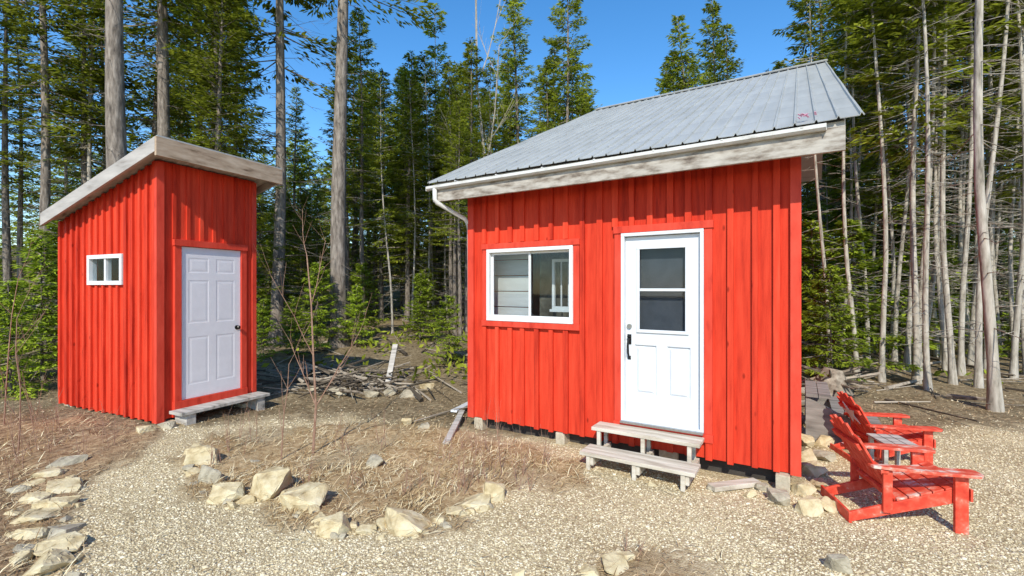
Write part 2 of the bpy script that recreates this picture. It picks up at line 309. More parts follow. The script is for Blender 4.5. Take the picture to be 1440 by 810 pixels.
# ---------------------------------------------------------------- rocks
def make_rock(px,py,wp,hp,mat,group,label,dep=.75,seed=None):
    X,Y,Z=PG(px,py); w=wp/F*Y*.94; h=hp/F*Y*.68; Y+=w*dep*.35
    rr=random.Random(int(px*7+py*3))
    bm=bmesh.new()
    for i in range(15):
        p=Vector([rr.uniform(-1,1) for _ in range(3)])
        m_=max(abs(c) for c in p); p=p/m_*rr.uniform(.78,1)
        bm.verts.new(Vector((p.x*w/2*(1-.12*(p.z>0)),p.y*w*dep/2,(p.z+.30)*h/1.30)))
    bmesh.ops.convex_hull(bm,input=bm.verts)
    bmesh.ops.delete(bm,geom=[v for v in bm.verts if not v.link_faces],context='VERTS')
    bmesh.ops.bevel(bm,geom=list(bm.edges),offset=min(w,h)*.04,segments=1,affect='EDGES')
    for _ in range(2):
        bmesh.ops.triangulate(bm,faces=bm.faces); bmesh.ops.subdivide_edges(bm,edges=[e for e in bm.edges if e.calc_length()>w*.13],cuts=1)
    bmesh.ops.triangulate(bm,faces=bm.faces)
    for v in bm.verts: v.co+=Vector([rr.uniform(-1,1)*w*.012 for _ in range(3)])
    bmesh.ops.recalc_face_normals(bm,faces=bm.faces)
    me=bpy.data.meshes.new('rock'); bm.to_mesh(me); bm.free(); me.materials.append(mat)
    o=bpy.data.objects.new('rock',me); link(o); o.location=(X,Y,g(X,Y)); o.rotation_euler=(rr.uniform(-.1,.1),rr.uniform(-.1,.1),rr.uniform(-.3,.3))
    o['label']=label; o['category']='rock'; o['group']=group
T,GY=M['rock'],M['rockgrey']
bedr=[(275,656,54,40,T),(290,684,42,38,GY),(309,707,58,36,T),(368,706,80,54,T),(425,722,80,40,T),(405,708,40,26,T),(340,712,34,18,T),(468,756,58,36,T),(567,752,84,44,T),(512,752,34,16,T),(495,745,26,12,T),(536,744,28,16,T),(615,738,30,14,T),(667,716,52,22,T),(694,706,38,40,T),(640,728,34,16,T),(527,662,40,26,GY),(384,686,30,14,T),(570,600,22,16,T),(597,604,20,12,GY),(355,655,20,10,GY),(265,640,22,12,T),(450,738,30,18,T),(438,726,26,20,T),(272,672,28,16,T),(262,664,20,12,GY)]
for a in bedr: make_rock(*a,'stones edging the garden bed','angular %s stone edging the dry garden bed'%('tan' if a[4] is T else 'grey'))
rq=random.Random(77)
edge=[(262,650),(280,690),(310,712),(370,716),(430,732),(470,762),(520,760),(570,760),(620,740),(665,722),(700,712)]
for i in range(34):
    j=rq.randrange(len(edge)-1); t=rq.random(); px=edge[j][0]*(1-t)+edge[j+1][0]*t+rq.uniform(-8,8); py=edge[j][1]*(1-t)+edge[j+1][1]*t+rq.uniform(-6,5)
    w_=rq.uniform(9,22); mt=rq.choice([T,T,GY]); make_rock(px,py,w_,w_*rq.uniform(.4,.7),mt,'stones edging the garden bed','small %s stone at the garden bed edge'%('tan' if mt is T else 'grey'))
leftr=[(82,662,50,20,GY),(58,676,50,18,T),(75,698,60,24,T),(44,710,50,20,T),(66,722,58,22,T),(40,738,64,22,T),(72,758,58,22,GY),(34,762,50,22,T),(66,786,72,28,T),(54,812,74,34,T),(100,716,20,9,T),(98,792,24,13,T),(20,696,36,14,GY),(16,730,36,16,T),(12,800,44,22,T),(196,612,36,16,T),(228,604,30,14,GY),(96,745,18,10,T),(98,818,26,14,GY),(38,688,30,12,T),(90,735,24,11,GY),(94,680,28,12,T),(90,770,30,14,T),(26,782,40,16,GY),(98,654,24,10,T),(10,762,30,14,T),(112,690,14,7,GY)]
for a in leftr: make_rock(*a,'stones lining the gravel path','angular %s stone lining the gravel path'%('tan' if a[4] is T else 'grey'))
rr_=[(1058,700,22,16,T),(1100,712,44,26,GY),(1143,726,40,30,T),(1168,720,34,24,T),(1138,698,34,22,T),(1160,690,40,18,T),(1075,692,24,14,GY),(1150,670,44,22,T),(1142,650,40,22,T),(1165,650,36,18,GY),(1185,720,24,18,T),(1186,808,40,34,GY),(866,810,56,30,T),(880,790,30,14,T),(830,814,34,16,T),(730,812,24,12,T),(1136,628,34,20,T),(1160,628,32,20,T),(918,684,14,10,T),(1002,690,18,8,GY),(1120,690,24,14,T),(1180,690,22,12,T),(1128,612,26,16,GY),(1150,608,30,16,T)]
for a in rr_: make_rock(*a,'loose stones around the cabin corner','rough %s stone lying on the gravel'%('tan' if a[4] is T else 'grey'))

# ---------------------------------------------------------------- walls
def wall(mb,L,zb,zt,ops,trim=.06,sp=.2,bw=.06,th=.09,off=.1,seed=0,bt=.03):
    rr=random.Random(seed)
    cuts=sorted(set([0,L]+[v for o in ops for v in (o[0],o[1])]))
    for a,b_ in zip(cuts[:-1],cuts[1:]):
        mid=(a+b_)/2; hit=[o for o in ops if o[0]<mid<o[1]]
        if not hit: mb.slant(a,b_,0,th,zb,zt(a),zt(b_))
        else:
            o=hit[0]; mb.box(a,b_,0,th,zb,o[2]); mb.slant(a,b_,0,th,o[3],zt(a),zt(b_))
    x=off
    while x<L-.01:
        w_=bw*rr.uniform(.85,1.15)
        x0=x-w_/2;x1=min(x+w_/2,L-.002); x0=max(x0,.002)
        z0=zb+rr.uniform(-.012,.004)
        hit=[o for o in ops if x1>o[0]-trim and x0<o[1]+trim]
        yy=-bt-rr.uniform(0,.006)
        if not hit: mb.slant(x0,x1,yy,.004,z0,zt(x0)-.003,zt(x1)-.003)
        else:
            o=hit[0]
            if o[2]-trim>z0+.02: mb.box(x0,x1,yy,.004,z0,o[2]-trim)
            mb.slant(x0,x1,yy,.004,o[3]+trim,zt(x0)-.003,zt(x1)-.003)
        x+=sp*rr.uniform(.90,1.10)
def trim_obj(x0,x1,z0,z1,w,parent,name='trim',bottom=True,loc=None,rz=None,wb=None):
    mb=MB(); y0,y1=-.040,.006; wb=wb or w
    mb.box(x0-w-.01,x1+w+.01,y0-.014,y1,z1,z1+w)
    mb.box(x0-w,x0,y0,y1,z0,z1); mb.box(x1,x1+w,y0,y1,z0,z1)
    if bottom: mb.box(x0-w-.008,x1+w+.008,y0-.010,y1,z0-wb,z0)
    return mb.obj(name,M['redtrim'],parent,bevel=.003,loc=loc,rz=rz)
def door_slab(w,h,rects,holes,name,mat,parent,loc,rz=0,t=.04,dp=.014):
    mb=MB()
    X=sorted(set([0,w]+[v for r in rects+holes for v in (r[0],r[1])])); Z=sorted(set([0,h]+[v for r in rects+holes for v in (r[2],r[3])]))
    def inn(a,b_,L): return any(r[0]<=a<r[1] and r[2]<=b_<r[3] for r in L)
    for i in range(len(X)-1):
        for j in range(len(Z)-1):
            a,b_,c,d=X[i],X[i+1],Z[j],Z[j+1]
            if inn((a+b_)/2,(c+d)/2,holes): continue
            if inn((a+b_)/2,(c+d)/2,rects): continue
            mb.add([(a,0,c),(b_,0,c),(b_,0,d),(a,0,d)],[(0,1,2,3)])
    for r in rects:
        a,b_,c,d=r; k=[(0,0),(.012,dp),(.022,dp),(.045,dp*.25)]
        for (i0,y0),(i1,y1) in zip(k[:-1],k[1:]):
            A=[(a+i0,y0,c+i0),(b_-i0,y0,c+i0),(b_-i0,y0,d-i0),(a+i0,y0,d-i0)];B=[(a+i1,y1,c+i1),(b_-i1,y1,c+i1),(b_-i1,y1,d-i1),(a+i1,y1,d-i1)]
            mb.add(A+B,[(q,(q+1)%4,4+(q+1)%4,4+q) for q in range(4)])
        i0,y0=k[-1]; mb.add([(a+i0,y0,c+i0),(b_-i0,y0,c+i0),(b_-i0,y0,d-i0),(a+i0,y0,d-i0)],[(0,1,2,3)])
    for (a,b_) in [((0,0),(w,0)),((w,0),(w,h)),((w,h),(0,h)),((0,h),(0,0))]:
        mb.add([(a[0],0,a[1]),(b_[0],0,b_[1]),(b_[0],t,b_[1]),(a[0],t,a[1])],[(0,1,2,3)])
    for r in holes:
        a,b_,c,d=r
        for p,q in [((a,c),(b_,c)),((b_,c),(b_,d)),((b_,d),(a,d)),((a,d),(a,c))]:
            mb.add([(p[0],0,p[1]),(q[0],0,q[1]),(q[0],t,q[1]),(p[0],t,p[1])],[(0,1,2,3)])
    if not holes: mb.add([(0,t,0),(w,t,0),(w,t,h),(0,t,h)],[(0,1,2,3)])
    me=bpy.data.meshes.new(name); me.from_pydata(mb.v,[],mb.f); bm=bmesh.new(); bm.from_mesh(me)
    bmesh.ops.remove_doubles(bm,verts=bm.verts,dist=.0004); bmesh.ops.recalc_face_normals(bm,faces=bm.faces); bm.to_mesh(me); bm.free(); me.materials.append(mat)
    o=bpy.data.objects.new(name,me); link(o,parent); o.location=loc; o.rotation_euler=(0,0,rz); return o
def frame(mb,a,b_,c,d,f,y0,y1):
    mb.box(a,b_,y0,y1,d-f,d); mb.box(a,b_,y0,y1,c,c+f); mb.box(a,a+f,y0,y1,c+f,d-f); mb.box(b_-f,b_,y0,y1,c+f,d-f)

# ---------------------------------------------------------------- CABIN
ca_=thing('cabin','small red board-and-batten cabin with grey metal roof and white door','cabin',(-.56,6.3465,0),math.atan2(-.5254,.8508))
ZB=.155; W=3.8; DEP=8.0; SL=.484; ZE=3.29; YE=-.45; RD=6.14
def roofz(yl): 
    d=yl-YE
    return ZE+SL*d if d<RD else ZE+SL*RD-SL*1.6*(d-RD)
wx0,wx1,wz0,wz1=.29,1.535,1.47,2.41
dx0,dx1,dz0,dz1=2.116,2.985,.41,2.51
mb=MB(); wall(mb,W,ZB,lambda x:3.40,[(wx0,wx1,wz0,wz1),(dx0,dx1,dz0,dz1)],trim=.078,sp=.197,off=.035,seed=3,bt=.034)
for sx in (0,1):
    x0=0.0 if sx==0 else W-.09
    yr=YE+RD
    prof=[(.09,ZB),(DEP,ZB),(DEP,roofz(DEP)-.08),(yr,roofz(yr)-.1),(.09,roofz(.09)-.08)]
    n=len(prof); vs=[(x0,p[0],p[1]) for p in prof]+[(x0+.09,p[0],p[1]) for p in prof]
    mb.add(vs,[tuple(range(n)),tuple(range(2*n-1,n-1,-1))]+[(i,(i+1)%n,n+(i+1)%n,n+i) for i in range(n)])
    yy=.2
    while yy<DEP-.1:
        xx=(-.022,.004) if sx==0 else (W-.004,W+.022)
        mb.box(xx[0],xx[1],yy-.03,yy+.03,ZB,roofz(yy)-.13); yy+=.2
mb.box(.09,W-.09,DEP-.09,DEP,ZB,roofz(DEP)-.09)
mb.box(.09,W-.09,.1,DEP-.1,ZB+.02,ZB+.12)
mb.obj('wall',M['red'],ca_,bevel=.002)
mb=MB(); mb.box(-.026,.07,-.042,.0,ZB-.005,3.39); mb.obj('corner_board',M['redtrim'],ca_,bevel=.002)
mb=MB(); mb.box(W-.06,W+.028,-.042,.0,ZB-.005,3.39); mb.obj('corner_board',M['redtrim'],ca_,bevel=.002)
trim_obj(wx0,wx1,wz0,wz1,.072,ca_,'window_trim')
trim_obj(dx0,dx1,dz0,dz1,.078,ca_,'door_trim',wb=.085)
wn=MB(); fw=.045; a,b_,c,d=wx0+.003,wx1-.003,wz0+.003,wz1-.003
frame(wn,a,b_,c,d,fw,-.056,.05)
wn_o=wn.obj('window',M['vinyl'],ca_,bevel=.003)
mid=(a+b_)/2; s1=MB(); frame(s1,a+fw,mid+.02,c+fw,d-fw,.03,.0,.02); s1.obj('sash',M['vinyl'],wn_o,bevel=.002)
s2=MB(); frame(s2,mid-.02,b_-fw,c+fw,d-fw,.028,.022,.042); s2.obj('sash',M['vinyl'],wn_o,bevel=.002)
gg=MB(); gg.box(a+fw+.02,mid,.010,.013,c+fw+.02,d-fw-.02); gg.obj('window_pane',M['glass'],wn_o)
gg=MB(); gg.box(mid,b_-fw-.02,.030,.033,c+fw+.02,d-fw-.02); gg.obj('window_pane',M['glass'],wn_o)
it=MB()
z=1.0
while z<2.8:
    it.box(.10,.73,.30,.32,z,z+.205); z+=.215
it.obj('interior_partition',M['plank'],ca_,bevel=.005)
it=MB(); it.box(.74,2.0,.60,.62,.3,3.0); it.obj('interior_wall',M['brownwall'],ca_)
it=MB(); frame(it,1.03,1.30,1.62,2.28,.038,.40,.44); it.box(1.155,1.17,.405,.43,1.66,2.24); it.box(1.0,1.33,.39,.46,1.585,1.62); it.obj('interior_window_frame',M['vinyl'],ca_,bevel=.003)
dr=door_slab(.79,2.02,[(.10,.34,.28,.83),(.45,.69,.28,.83)],[(.14,.66,.98,1.90)],'door',M['white'],ca_,(dx0+.04,.0,dz0+.035),dp=.022)
fr=MB(); frame(fr,dx0+.002,dx1-.002,dz0+.002,dz1-.002,.036,-.054,.06); fr.obj('door_frame',M['white'],ca_,bevel=.003)
th=MB(); th.box(dx0+.002,dx1-.002,-.090,-.056,dz0-.005,dz0+.022); th.obj('door_sill',M['steel'],ca_,bevel=.003)
f2=MB(); frame(f2,.125,.675,.965,1.915,.035,-.018,.0); f2.box(.16,.64,-.014,.012,1.42,1.45); f2.obj('door_window_frame',M['white'],dr,bevel=.004)
gl=MB(); gl.box(.142,.658,.018,.022,.982,1.898); gl.obj('door_window_pane',M['glassd'],dr)
bk=MB(); bk.box(dx0+.08,dx1-.08,.10,.11,1.25,2.45); bk.obj('door_curtain',M['curtain'],ca_)
hd=MB(); hd.stick((.045,-.0,1.03),(.045,-.022,1.03),.03,.027,12); hd.obj('deadbolt',M['steel'],dr,smooth=False)
hd=MB(); hd.box(.022,.066,-.010,0,.83,.94); hd.box(.028,.060,-.010,0,.66,.70)
pts=[(.045,-.01,.90),(.045,-.05,.885),(.045,-.062,.82),(.045,-.055,.74),(.045,-.03,.69),(.045,-.008,.68)]
hd.tube(pts,[.010,.012,.012,.012,.010,.010],8); hd.box(.03,.062,-.05,-.01,.915,.925); hd.obj('handle',M['black'],dr,bevel=.002)
for zz in (.2,1.0,1.82): hg=MB(); hg.stick((.795,-.008,zz),(.795,-.008,zz+.09),.008,.008,8); hg.obj('hinge',M['steel'],dr)
# roof
xl,xr=-.38,W+.46
prof=[];x=xl
pit=(xr-xl-.036)/30
while x<xr-.02:
    prof+= [(x,0),(x+.008,.020),(x+.022,.020),(x+.030,0)]; x+=pit
prof.append((xr,0))
V=[];Fc=[];nr=26
rows=[(YE+RD*j/nr,ZE+SL*RD*j/nr) for j in range(nr+1)]
rw=random.Random(8); wob=[[rw.uniform(-.0025,.0025) for _ in range(60)] for _ in rows]
for j,(yy,zz) in enumerate(rows):
    for i,(px_,hz) in enumerate(prof):
        V.append((px_,yy,zz+hz+wob[j][(i//4)%60]+.004*math.sin(yy*3+px_*2)))
npf=len(prof)
for j in range(len(rows)-1):
    for i in range(npf-1): Fc.append((j*npf+i,j*npf+i+1,(j+1)*npf+i+1,(j+1)*npf+i))
rf_=MB(); rf_.add(V,Fc)
yr=YE+RD; yb=yr+1.95+.4; zr=ZE+SL*RD
rf_.add([(xl,yr,zr),(xr,yr,zr),(xr,yb,roofz(yb)),(xl,yb,roofz(yb))],[(0,3,2,1)])
ro=rf_.obj('roof',M['roof'],ca_); sdm=ro.modifiers.new('s','SOLIDIFY'); sdm.thickness=.006; sdm.offset=-1
rc=MB(); rc.beam((xl-.01,yr-.09,zr-.008),(xr+.01,yr-.09,zr-.008),.24,.02,up=(0,-SL,1)); rc.beam((xl-.01,yr+.11,zr-.045),(xr+.01,yr+.11,zr-.045),.2,.02,up=(0,.8,1)); rc.obj('ridge_cap',M['roof'],ro)
ud=MB(); ud.hexa([(xl+.06,YE+.05,ZE-.05),(W+.33,YE+.05,ZE-.05),(W+.33,yr,zr-.07),(xl+.06,yr,zr-.07),(xl+.06,YE+.05,ZE-.01),(W+.33,YE+.05,ZE-.01),(W+.33,yr,zr-.03),(xl+.06,yr,zr-.03)])
ud.obj('roof_decking',M['greywood'],ca_)
fa=MB(); fa.box(-.31,W+.335,-.42,-.38,3.035,3.235)
fa.obj('fascia',M['fascia'],ca_,bevel=.003)
for xx in (-.31,W+.30):
    fa=MB(); y1_=yr-.05
    fa.hexa([(xx,-.379,3.10),(xx+.035,-.379,3.10),(xx+.035,y1_,3.10+SL*(y1_+.379)),(xx,y1_,3.10+SL*(y1_+.379)),(xx,-.379,3.235),(xx+.035,-.379,3.235),(xx+.035,y1_,3.235+SL*(y1_+.379)),(xx,y1_,3.235+SL*(y1_+.379))])
    fa.obj('rake_board',M['fascia'],ca_,bevel=.003)
sf=MB(); sf.box(-.02,W+.02,-.379,-.048,3.16,3.172); sf.obj('soffit',M['greywood'],ca_)
gt=MB(); gy=-.423; xg0,xg1=-.38,W+.20
prof=[(gy,3.245),(gy,3.200),(gy-.038,3.200),(gy-.06,3.218),(gy-.06,3.25),(gy-.054,3.25),(gy-.054,3.222),(gy-.036,3.206),(gy-.006,3.206),(gy-.006,3.245)]
n=len(prof)
gt.add([(xg0,p[0],p[1]-.012) for p in prof]+[(xg1,p[0],p[1]+.012) for p in prof],[(i,(i+1)%n,n+(i+1)%n,n+i) for i in range(n)])
gt.box(xg0-.003,xg0,gy-.06,gy,3.18,3.236); gt.box(xg1,xg1+.003,gy-.06,gy,3.205,3.26)
for xx in np.arange(.1,3.9,.62): gt.box(xx,xx+.02,gy-.064,gy,3.248,3.260)
gt.obj('gutter',M['gutterp'],ca_)
ds=MB(); r=.030
ds.tube([(-.25,gy-.03,3.20),(-.25,gy-.03,3.06),(-.23,gy-.015,3.02),(-.06,-.06,2.84),(-.035,-.02,2.78),(-.06,.04,2.70),(-.06,.05,1.2)],[r]*7,10)
ds.obj('downspout',M['gutterp'],ca_,smooth=True)
for i,(xx,yy,sx,sz) in enumerate([(.12,.02,.14,.16),(1.35,.0,.12,.16),(3.68,-.06,.12,.16),(2.6,.1,.2,.16),(3.66,2.2,.2,.16),(.12,2.2,.2,.16),(3.66,5.2,.2,.16)]):
    fb=MB(); wx_=-.56+xx*.8508+yy*.5254; wy_=6.3465-xx*.5254+yy*.8508; gz=g(wx_,wy_)
    fb.box(xx-sx/2,xx+sx/2,yy-.02,yy+.18,min(gz-.03,ZB-.1),ZB-.008); fb.obj('foundation_block',M['concrete'],ca_,bevel=.008)
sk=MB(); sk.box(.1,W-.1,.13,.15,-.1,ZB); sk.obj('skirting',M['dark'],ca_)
rb=thing('ribbon','faded pink ribbon caught on the metal roof edge','ribbon',(0,0,0))
lp=ca_.matrix_basis@Vector((3.86,-.33,3.37)); rb.location=lp
q=MB()
for i in range(8):
    p=Vector((random.uniform(-.06,.06),random.uniform(-.05,.05),random.uniform(-.01,.02))); q.beam(p,p+Vector((random.uniform(-.05,.05),random.uniform(-.03,.03),.02)),.016,.003)
q.obj('ribbon_strip',M['pink'],rb)

def cab(xl_,yl_): return (-.56+xl_*.8508+yl_*.5254, 6.3465-xl_*.5254+yl_*.8508)
sx0,sy0=cab(3.8-1.93,0); st_=thing('wooden_steps','two-tread weathered wooden steps below the white cabin door','steps',(sx0,sy0,g(sx0,sy0)-.005),math.atan2(-.5254,.8508))
def trd(name,x0,x1,y0,y1,z0,z1):
    q=MB(); q.box(x0,x1,y0,y1,z0,z1); return q.obj(name,M['stepwood'],st_,bevel=.005)
trd('tread',0,1.12,-.31,-.175,.335,.372); trd('tread',0.0,1.12,-.168,-.05,.333,.37)
trd('tread',-.01,1.13,-.61,-.47,.155,.192); trd('tread',-.01,1.13,-.463,-.32,.153,.19)
for xx in (.06,.54,1.0):
    q=MB(); q.box(xx,xx+.04,-.30,-.26,0,.334); q.box(xx,xx+.04,-.60,-.56,0,.154); q.box(xx-.001+.041,xx+.075,-.59,-.05,.06,.152); q.box(xx,xx+.04,-.08,-.04,0,.334); q.obj('leg',M['stepwood'],st_,bevel=.004)

# ---------------------------------------------------------------- SHED
sh=thing('shed','narrow red board-and-batten shed with slanted roof and white panel door','shed',(-6.681,6.882,0),math.atan2(-.4135,.9105))
SW,SD,SB=2.42,1.333,.20
def rt(xl_): return 3.729-.265*(SW+.35-xl_)
mb=MB(); so=(.825,1.69,1.94,2.357)
wall(mb,SW,SB,lambda x:rt(x)-.12,[so],trim=.0,sp=.165,bw=.05,off=.03,seed=5,bt=.028)
mb.obj('side_wall',M['red'],sh,bevel=.002)
mb=MB(); wall(mb,SD-.1,SB+.02,lambda x:rt(SW)-.12,[(.262-.0,1.092,.40,2.45)],trim=.09,sp=.165,bw=.05,off=.03,seed=6,bt=.018)
mb.obj('front_wall',M['red'],sh,bevel=.002,loc=(SW,.0,0),rz=math.pi/2)
mb=MB(); mb.slant(0.0,SW-.1,SD-.09,SD,SB,rt(0)-.12,rt(SW-.1)-.12); mb.box(0,.09,.09,SD-.09,SB,rt(0)-.13); mb.box(SW-.09,SW,SD-.1,SD,SB+.02,rt(SW)-.12); mb.obj('back_wall',M['red'],sh)
mb=MB(); mb.box(.1,SW-.1,.1,SD-.1,SB,SB+.08); mb.obj('floor',M['greywood'],sh)
mb=MB(); mb.box(SW-.02,SW+.03,-.034,.06,SB-.01,rt(SW)-.14); mb.obj('corner_board',M['redtrim'],sh,bevel=.003)
mb=MB(); mb.box(SW-.02,SW+.03,SD-.06,SD+.01,SB+.03,rt(SW)-.14); mb.obj('corner_board',M['redtrim'],sh,bevel=.003)
trim_obj(.262,1.092,.42,2.45,.085,sh,'door_trim',bottom=True,loc=(SW,0,0),rz=math.pi/2,wb=.15)
P6=[(.09,.36,1.68,1.88),(.46,.73,1.68,1.88),(.09,.36,1.00,1.58),(.46,.73,1.00,1.58),(.09,.36,.18,.82),(.46,.73,.18,.82)]
sd=door_slab(.82,2.02,P6,[],'door',M['whited'],sh,(SW+.020,.267,.425),math.pi/2,dp=.0025)
kb=MB(); kb.stick((.765,0,.90),(.765,-.008,.90),.032,.030,12); kb.stick((.765,-.008,.90),(.765,-.04,.90),.012,.012,10); kb.stick((.765,-.035,.90),(.765,-.05,.90),.022,.028,12); kb.stick((.765,-.05,.90),(.765,-.066,.90),.028,.016,12); kb.obj('handle',M['black'],sd)
wn=MB(); frame(wn,so[0]+.002,so[1]-.002,so[2]+.002,so[3]-.002,.055,-.045,.05); wn.box((so[0]+so[1])/2-.02,(so[0]+so[1])/2+.02,-.03,.04,so[2]+.057,so[3]-.057)
wo=wn.obj('window',M['vinyl'],sh,bevel=.003)
gl=MB(); gl.box(so[0]+.05,so[1]-.05,.0,.004,so[2]+.05,so[3]-.05); gl.obj('window_pane',M['glass'],wo)
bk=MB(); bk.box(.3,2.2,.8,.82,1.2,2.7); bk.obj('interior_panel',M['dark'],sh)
x0,x1,y0,y1=.0,SW+.35,-.19,SD+.18
vs=[(x0,y0,rt(x0)-.10),(x1,y0,rt(x1)-.10),(x1,y1,rt(x1)-.10),(x0,y1,rt(x0)-.10),(x0,y0,rt(x0)-.02),(x1,y0,rt(x1)-.02),(x1,y1,rt(x1)-.02),(x0,y1,rt(x0)-.02)]
q=MB(); q.hexa(vs); sr=q.obj('roof',M['greywood'],sh)
q=MB(); e=.012; q.hexa([(x0-e,y0-e,rt(x0)-.018),(x1+e,y0-e,rt(x1)-.018),(x1+e,y1+e,rt(x1)-.018),(x0-e,y1+e,rt(x0)-.018),(x0-e,y0-e,rt(x0)),(x1+e,y0-e,rt(x1)),(x1+e,y1+e,rt(x1)),(x0-e,y1+e,rt(x0))]); q.obj('roof_sheet',M['roof'],sr)
q=MB(); q.box(x1,x1+.035,y0-.036,y1,rt(x1)-.25,rt(x1)-.022); q.obj('fascia',M['brownfascia'],sh,bevel=.003)
for yy in (y0-.036,y1+.001):
    q=MB()
    q.hexa([(x0,yy,rt(x0)-.20),(x1-.001,yy,rt(x1)-.20),(x1-.001,yy+.035,rt(x1)-.20),(x0,yy+.035,rt(x0)-.20),(x0,yy,rt(x0)-.022),(x1-.001,yy,rt(x1)-.022),(x1-.001,yy+.035,rt(x1)-.022),(x0,yy+.035,rt(x0)-.022)])
    q.obj('rake_board',M['greyfascia'],sh,bevel=.003)
for (xx,yy) in [(SW-.12,.02),(SW-.12,SD-.25),(.05,.02),(1.2,.03),(.05,1.1)]:
    q=MB(); q.box(xx,xx+.2,yy,yy+.16,-.05,SB-.008); q.obj('foundation_block',M['concrete'],sh,bevel=.008)
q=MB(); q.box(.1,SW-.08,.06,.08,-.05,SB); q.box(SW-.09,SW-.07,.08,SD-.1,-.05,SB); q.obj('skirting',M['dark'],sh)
a=sh.matrix_basis@Vector((SW+.03,.10,0)); sp_=thing('wooden_step','low grey plank step on blocks below the shed door','step',(a.x,a.y,0),math.atan2(-.4135,.9105))
q=MB(); q.box(.02,.15,.0,1.25,.285,.325); q.box(.157,.30,-.01,1.24,.287,.327); q.obj('tread',M['greywood'],sp_,bevel=.004)
for yy in (.06,1.05): q=MB(); q.box(.04,.28,yy,yy+.12,.02,.284); q.obj('leg',M['greywood'],sp_,bevel=.004)

# ---------------------------------------------------------------- chairs
def chair(label,loc,ang,worn,star=False,sc=1.0):
    c=thing('adirondack_chair',label,'chair',loc,ang,'red wooden garden chairs beside the cabin'); c.scale=(sc,sc,sc)
    mt=M['redworn'] if worn else M['redchair']; R_=M['redchair']
    def P(name,fn,mat=R_,bev=.004):
        q=MB(); fn(q); return q.obj(name,mat,c,bevel=bev)
    for s_ in (-1,1):
        P('leg',lambda q:q.box(-.045,.05,s_*.275-.016+ (0.013*s_),s_*.275+.016+(0.013*s_),0,.495))
        P('side_rail',lambda q:q.hexa([(.07,s_*.25-.014,.27),(.07,s_*.25+.014,.27),(-.80,s_*.25+.014,0),(-.80,s_*.25-.014,0),(.05,s_*.25-.014,.385),(.05,s_*.25+.014,.385),(-.80,s_*.25+.014,.085),(-.80,s_*.25-.014,.085)]))
        P('arm_support',lambda q:q.box(-.56,-.49,s_*.28-.014,s_*.28+.014,.12,.494))
        def arm(q):
            pts=[(.11,.22),(.13,.25),(.13,.34),(.09,.38),(-.30,.37),(-.64,.31),(-.66,.25),(-.3,.24)]
            n=len(pts); q.add([(p[0],s_*p[1],.497) for p in pts]+[(p[0],s_*p[1],.522) for p in pts],[tuple(range(n)),tuple(range(2*n-1,n-1,-1))]+[(i,(i+1)%n,n+(i+1)%n,n+i) for i in range(n)])
        P('armrest',arm,mt)
    def seat(q):
        for i in range(6):
            t0=i/6; xa=.075-.53*t0; za=.395-.178*t0; xb=xa-.078; zb_=za-.0262
            q.hexa([(xa,-.265,za-.004),(xa,.265,za-.004),(xb,.265,zb_-.004),(xb,-.265,zb_-.004),(xa,-.265,za+.016),(xa,.265,za+.016),(xb,.265,zb_+.016),(xb,-.265,zb_+.016)])
        q.box(.071,.09,-.29,.29,.27,.375)
    P('seat',seat,mt)
    th=math.radians(29); ax=Vector((-math.sin(th),0,math.cos(th)))
    nn=Vector((math.cos(th),0,math.sin(th))); b0=Vector((-.43,0,.17))
    def back(q):
        hs=[.66,.74,.77,.77,.74,.66]
        for i in range(6):
            yb_=-.20+.08*i; yt=yb_*1.15
            w=.034
            p=[b0+Vector((0,yb_-w,0)),b0+Vector((0,yb_+w,0)),b0+ax*hs[i]+Vector((0,yt+w*1.1,0)),b0+ax*(hs[i]+(.02 if i in(1,2,3) else -.02))+Vector((0,yt-w*1.1,0))]
            q.hexa([v for v in p]+[v+nn*.02 for v in p])
    P('backrest',back,R_)
    P('back_rail',lambda q:q.beam(b0+ax*.12-nn*.018+Vector((0,-.26,0)),b0+ax*.12-nn*.018+Vector((0,.26,0)),.03,.07,up=ax))
    P('back_rail',lambda q:q.beam(b0+ax*.56-nn*.018+Vector((0,-.24,0)),b0+ax*.56-nn*.018+Vector((0,.24,0)),.03,.06,up=ax))
    P('back_rail',lambda q:q.beam(Vector((-.555,-.31,.475)),Vector((-.555,.31,.475)),.06,.03))
    P('rear_crossbar',lambda q:q.box(-.82,-.795,-.29,.29,0,.095))
    if star:
        def stf(q):
            c0=b0+ax*.50-nn*.037; pts=[]
            for i in range(10):
                r=.17 if i%2==0 else .07; t=math.pi*i/5+.15; pts.append(c0+ax*math.cos(t)*r+Vector((0,math.sin(t)*r,0)))
            n=10; q.add([*pts,*[p-nn*.006 for p in pts]],[tuple(range(n)),tuple(range(2*n-1,n-1,-1))]+[(i,(i+1)%n,n+(i+1)%n,n+i) for i in range(n)])
        P('star_emblem',stf,M['white'],0)
    return c
ang=math.atan2(-.22,.976)
chair('weathered red wooden adirondack chair on the gravel',(3.53,3.86,g(3.6,3.9)+.0),ang,True,sc=.93)
chair('red wooden adirondack chair with white star on its back',(4.40,5.12,g(4.4,5.2)-.02),ang+.05,False,True,sc=.86)
tx,ty=3.86,4.98
tb=thing('side_table','small weathered grey slatted wooden table beside the red chairs','table',(3.84,4.70,g(tx,ty)),-.2)
q=MB()
for i in range(3): q.box(-.15+.1*i,-.06+.1*i,-.17,.17,.34,.36)
q.obj('table_top',M['greywood'],tb,bevel=.003)
for i in(-.14,.10):
    for j in(-.14,.11): q=MB(); q.box(i,i+.035,j,j+.035,0,.34); q.obj('leg',M['greywood'],tb)
gs=thing('side_stairs','grey weathered wooden stairs against the cabin side','stairs',(*cab(3.86,2.15),0),math.atan2(-.5254,.8508))
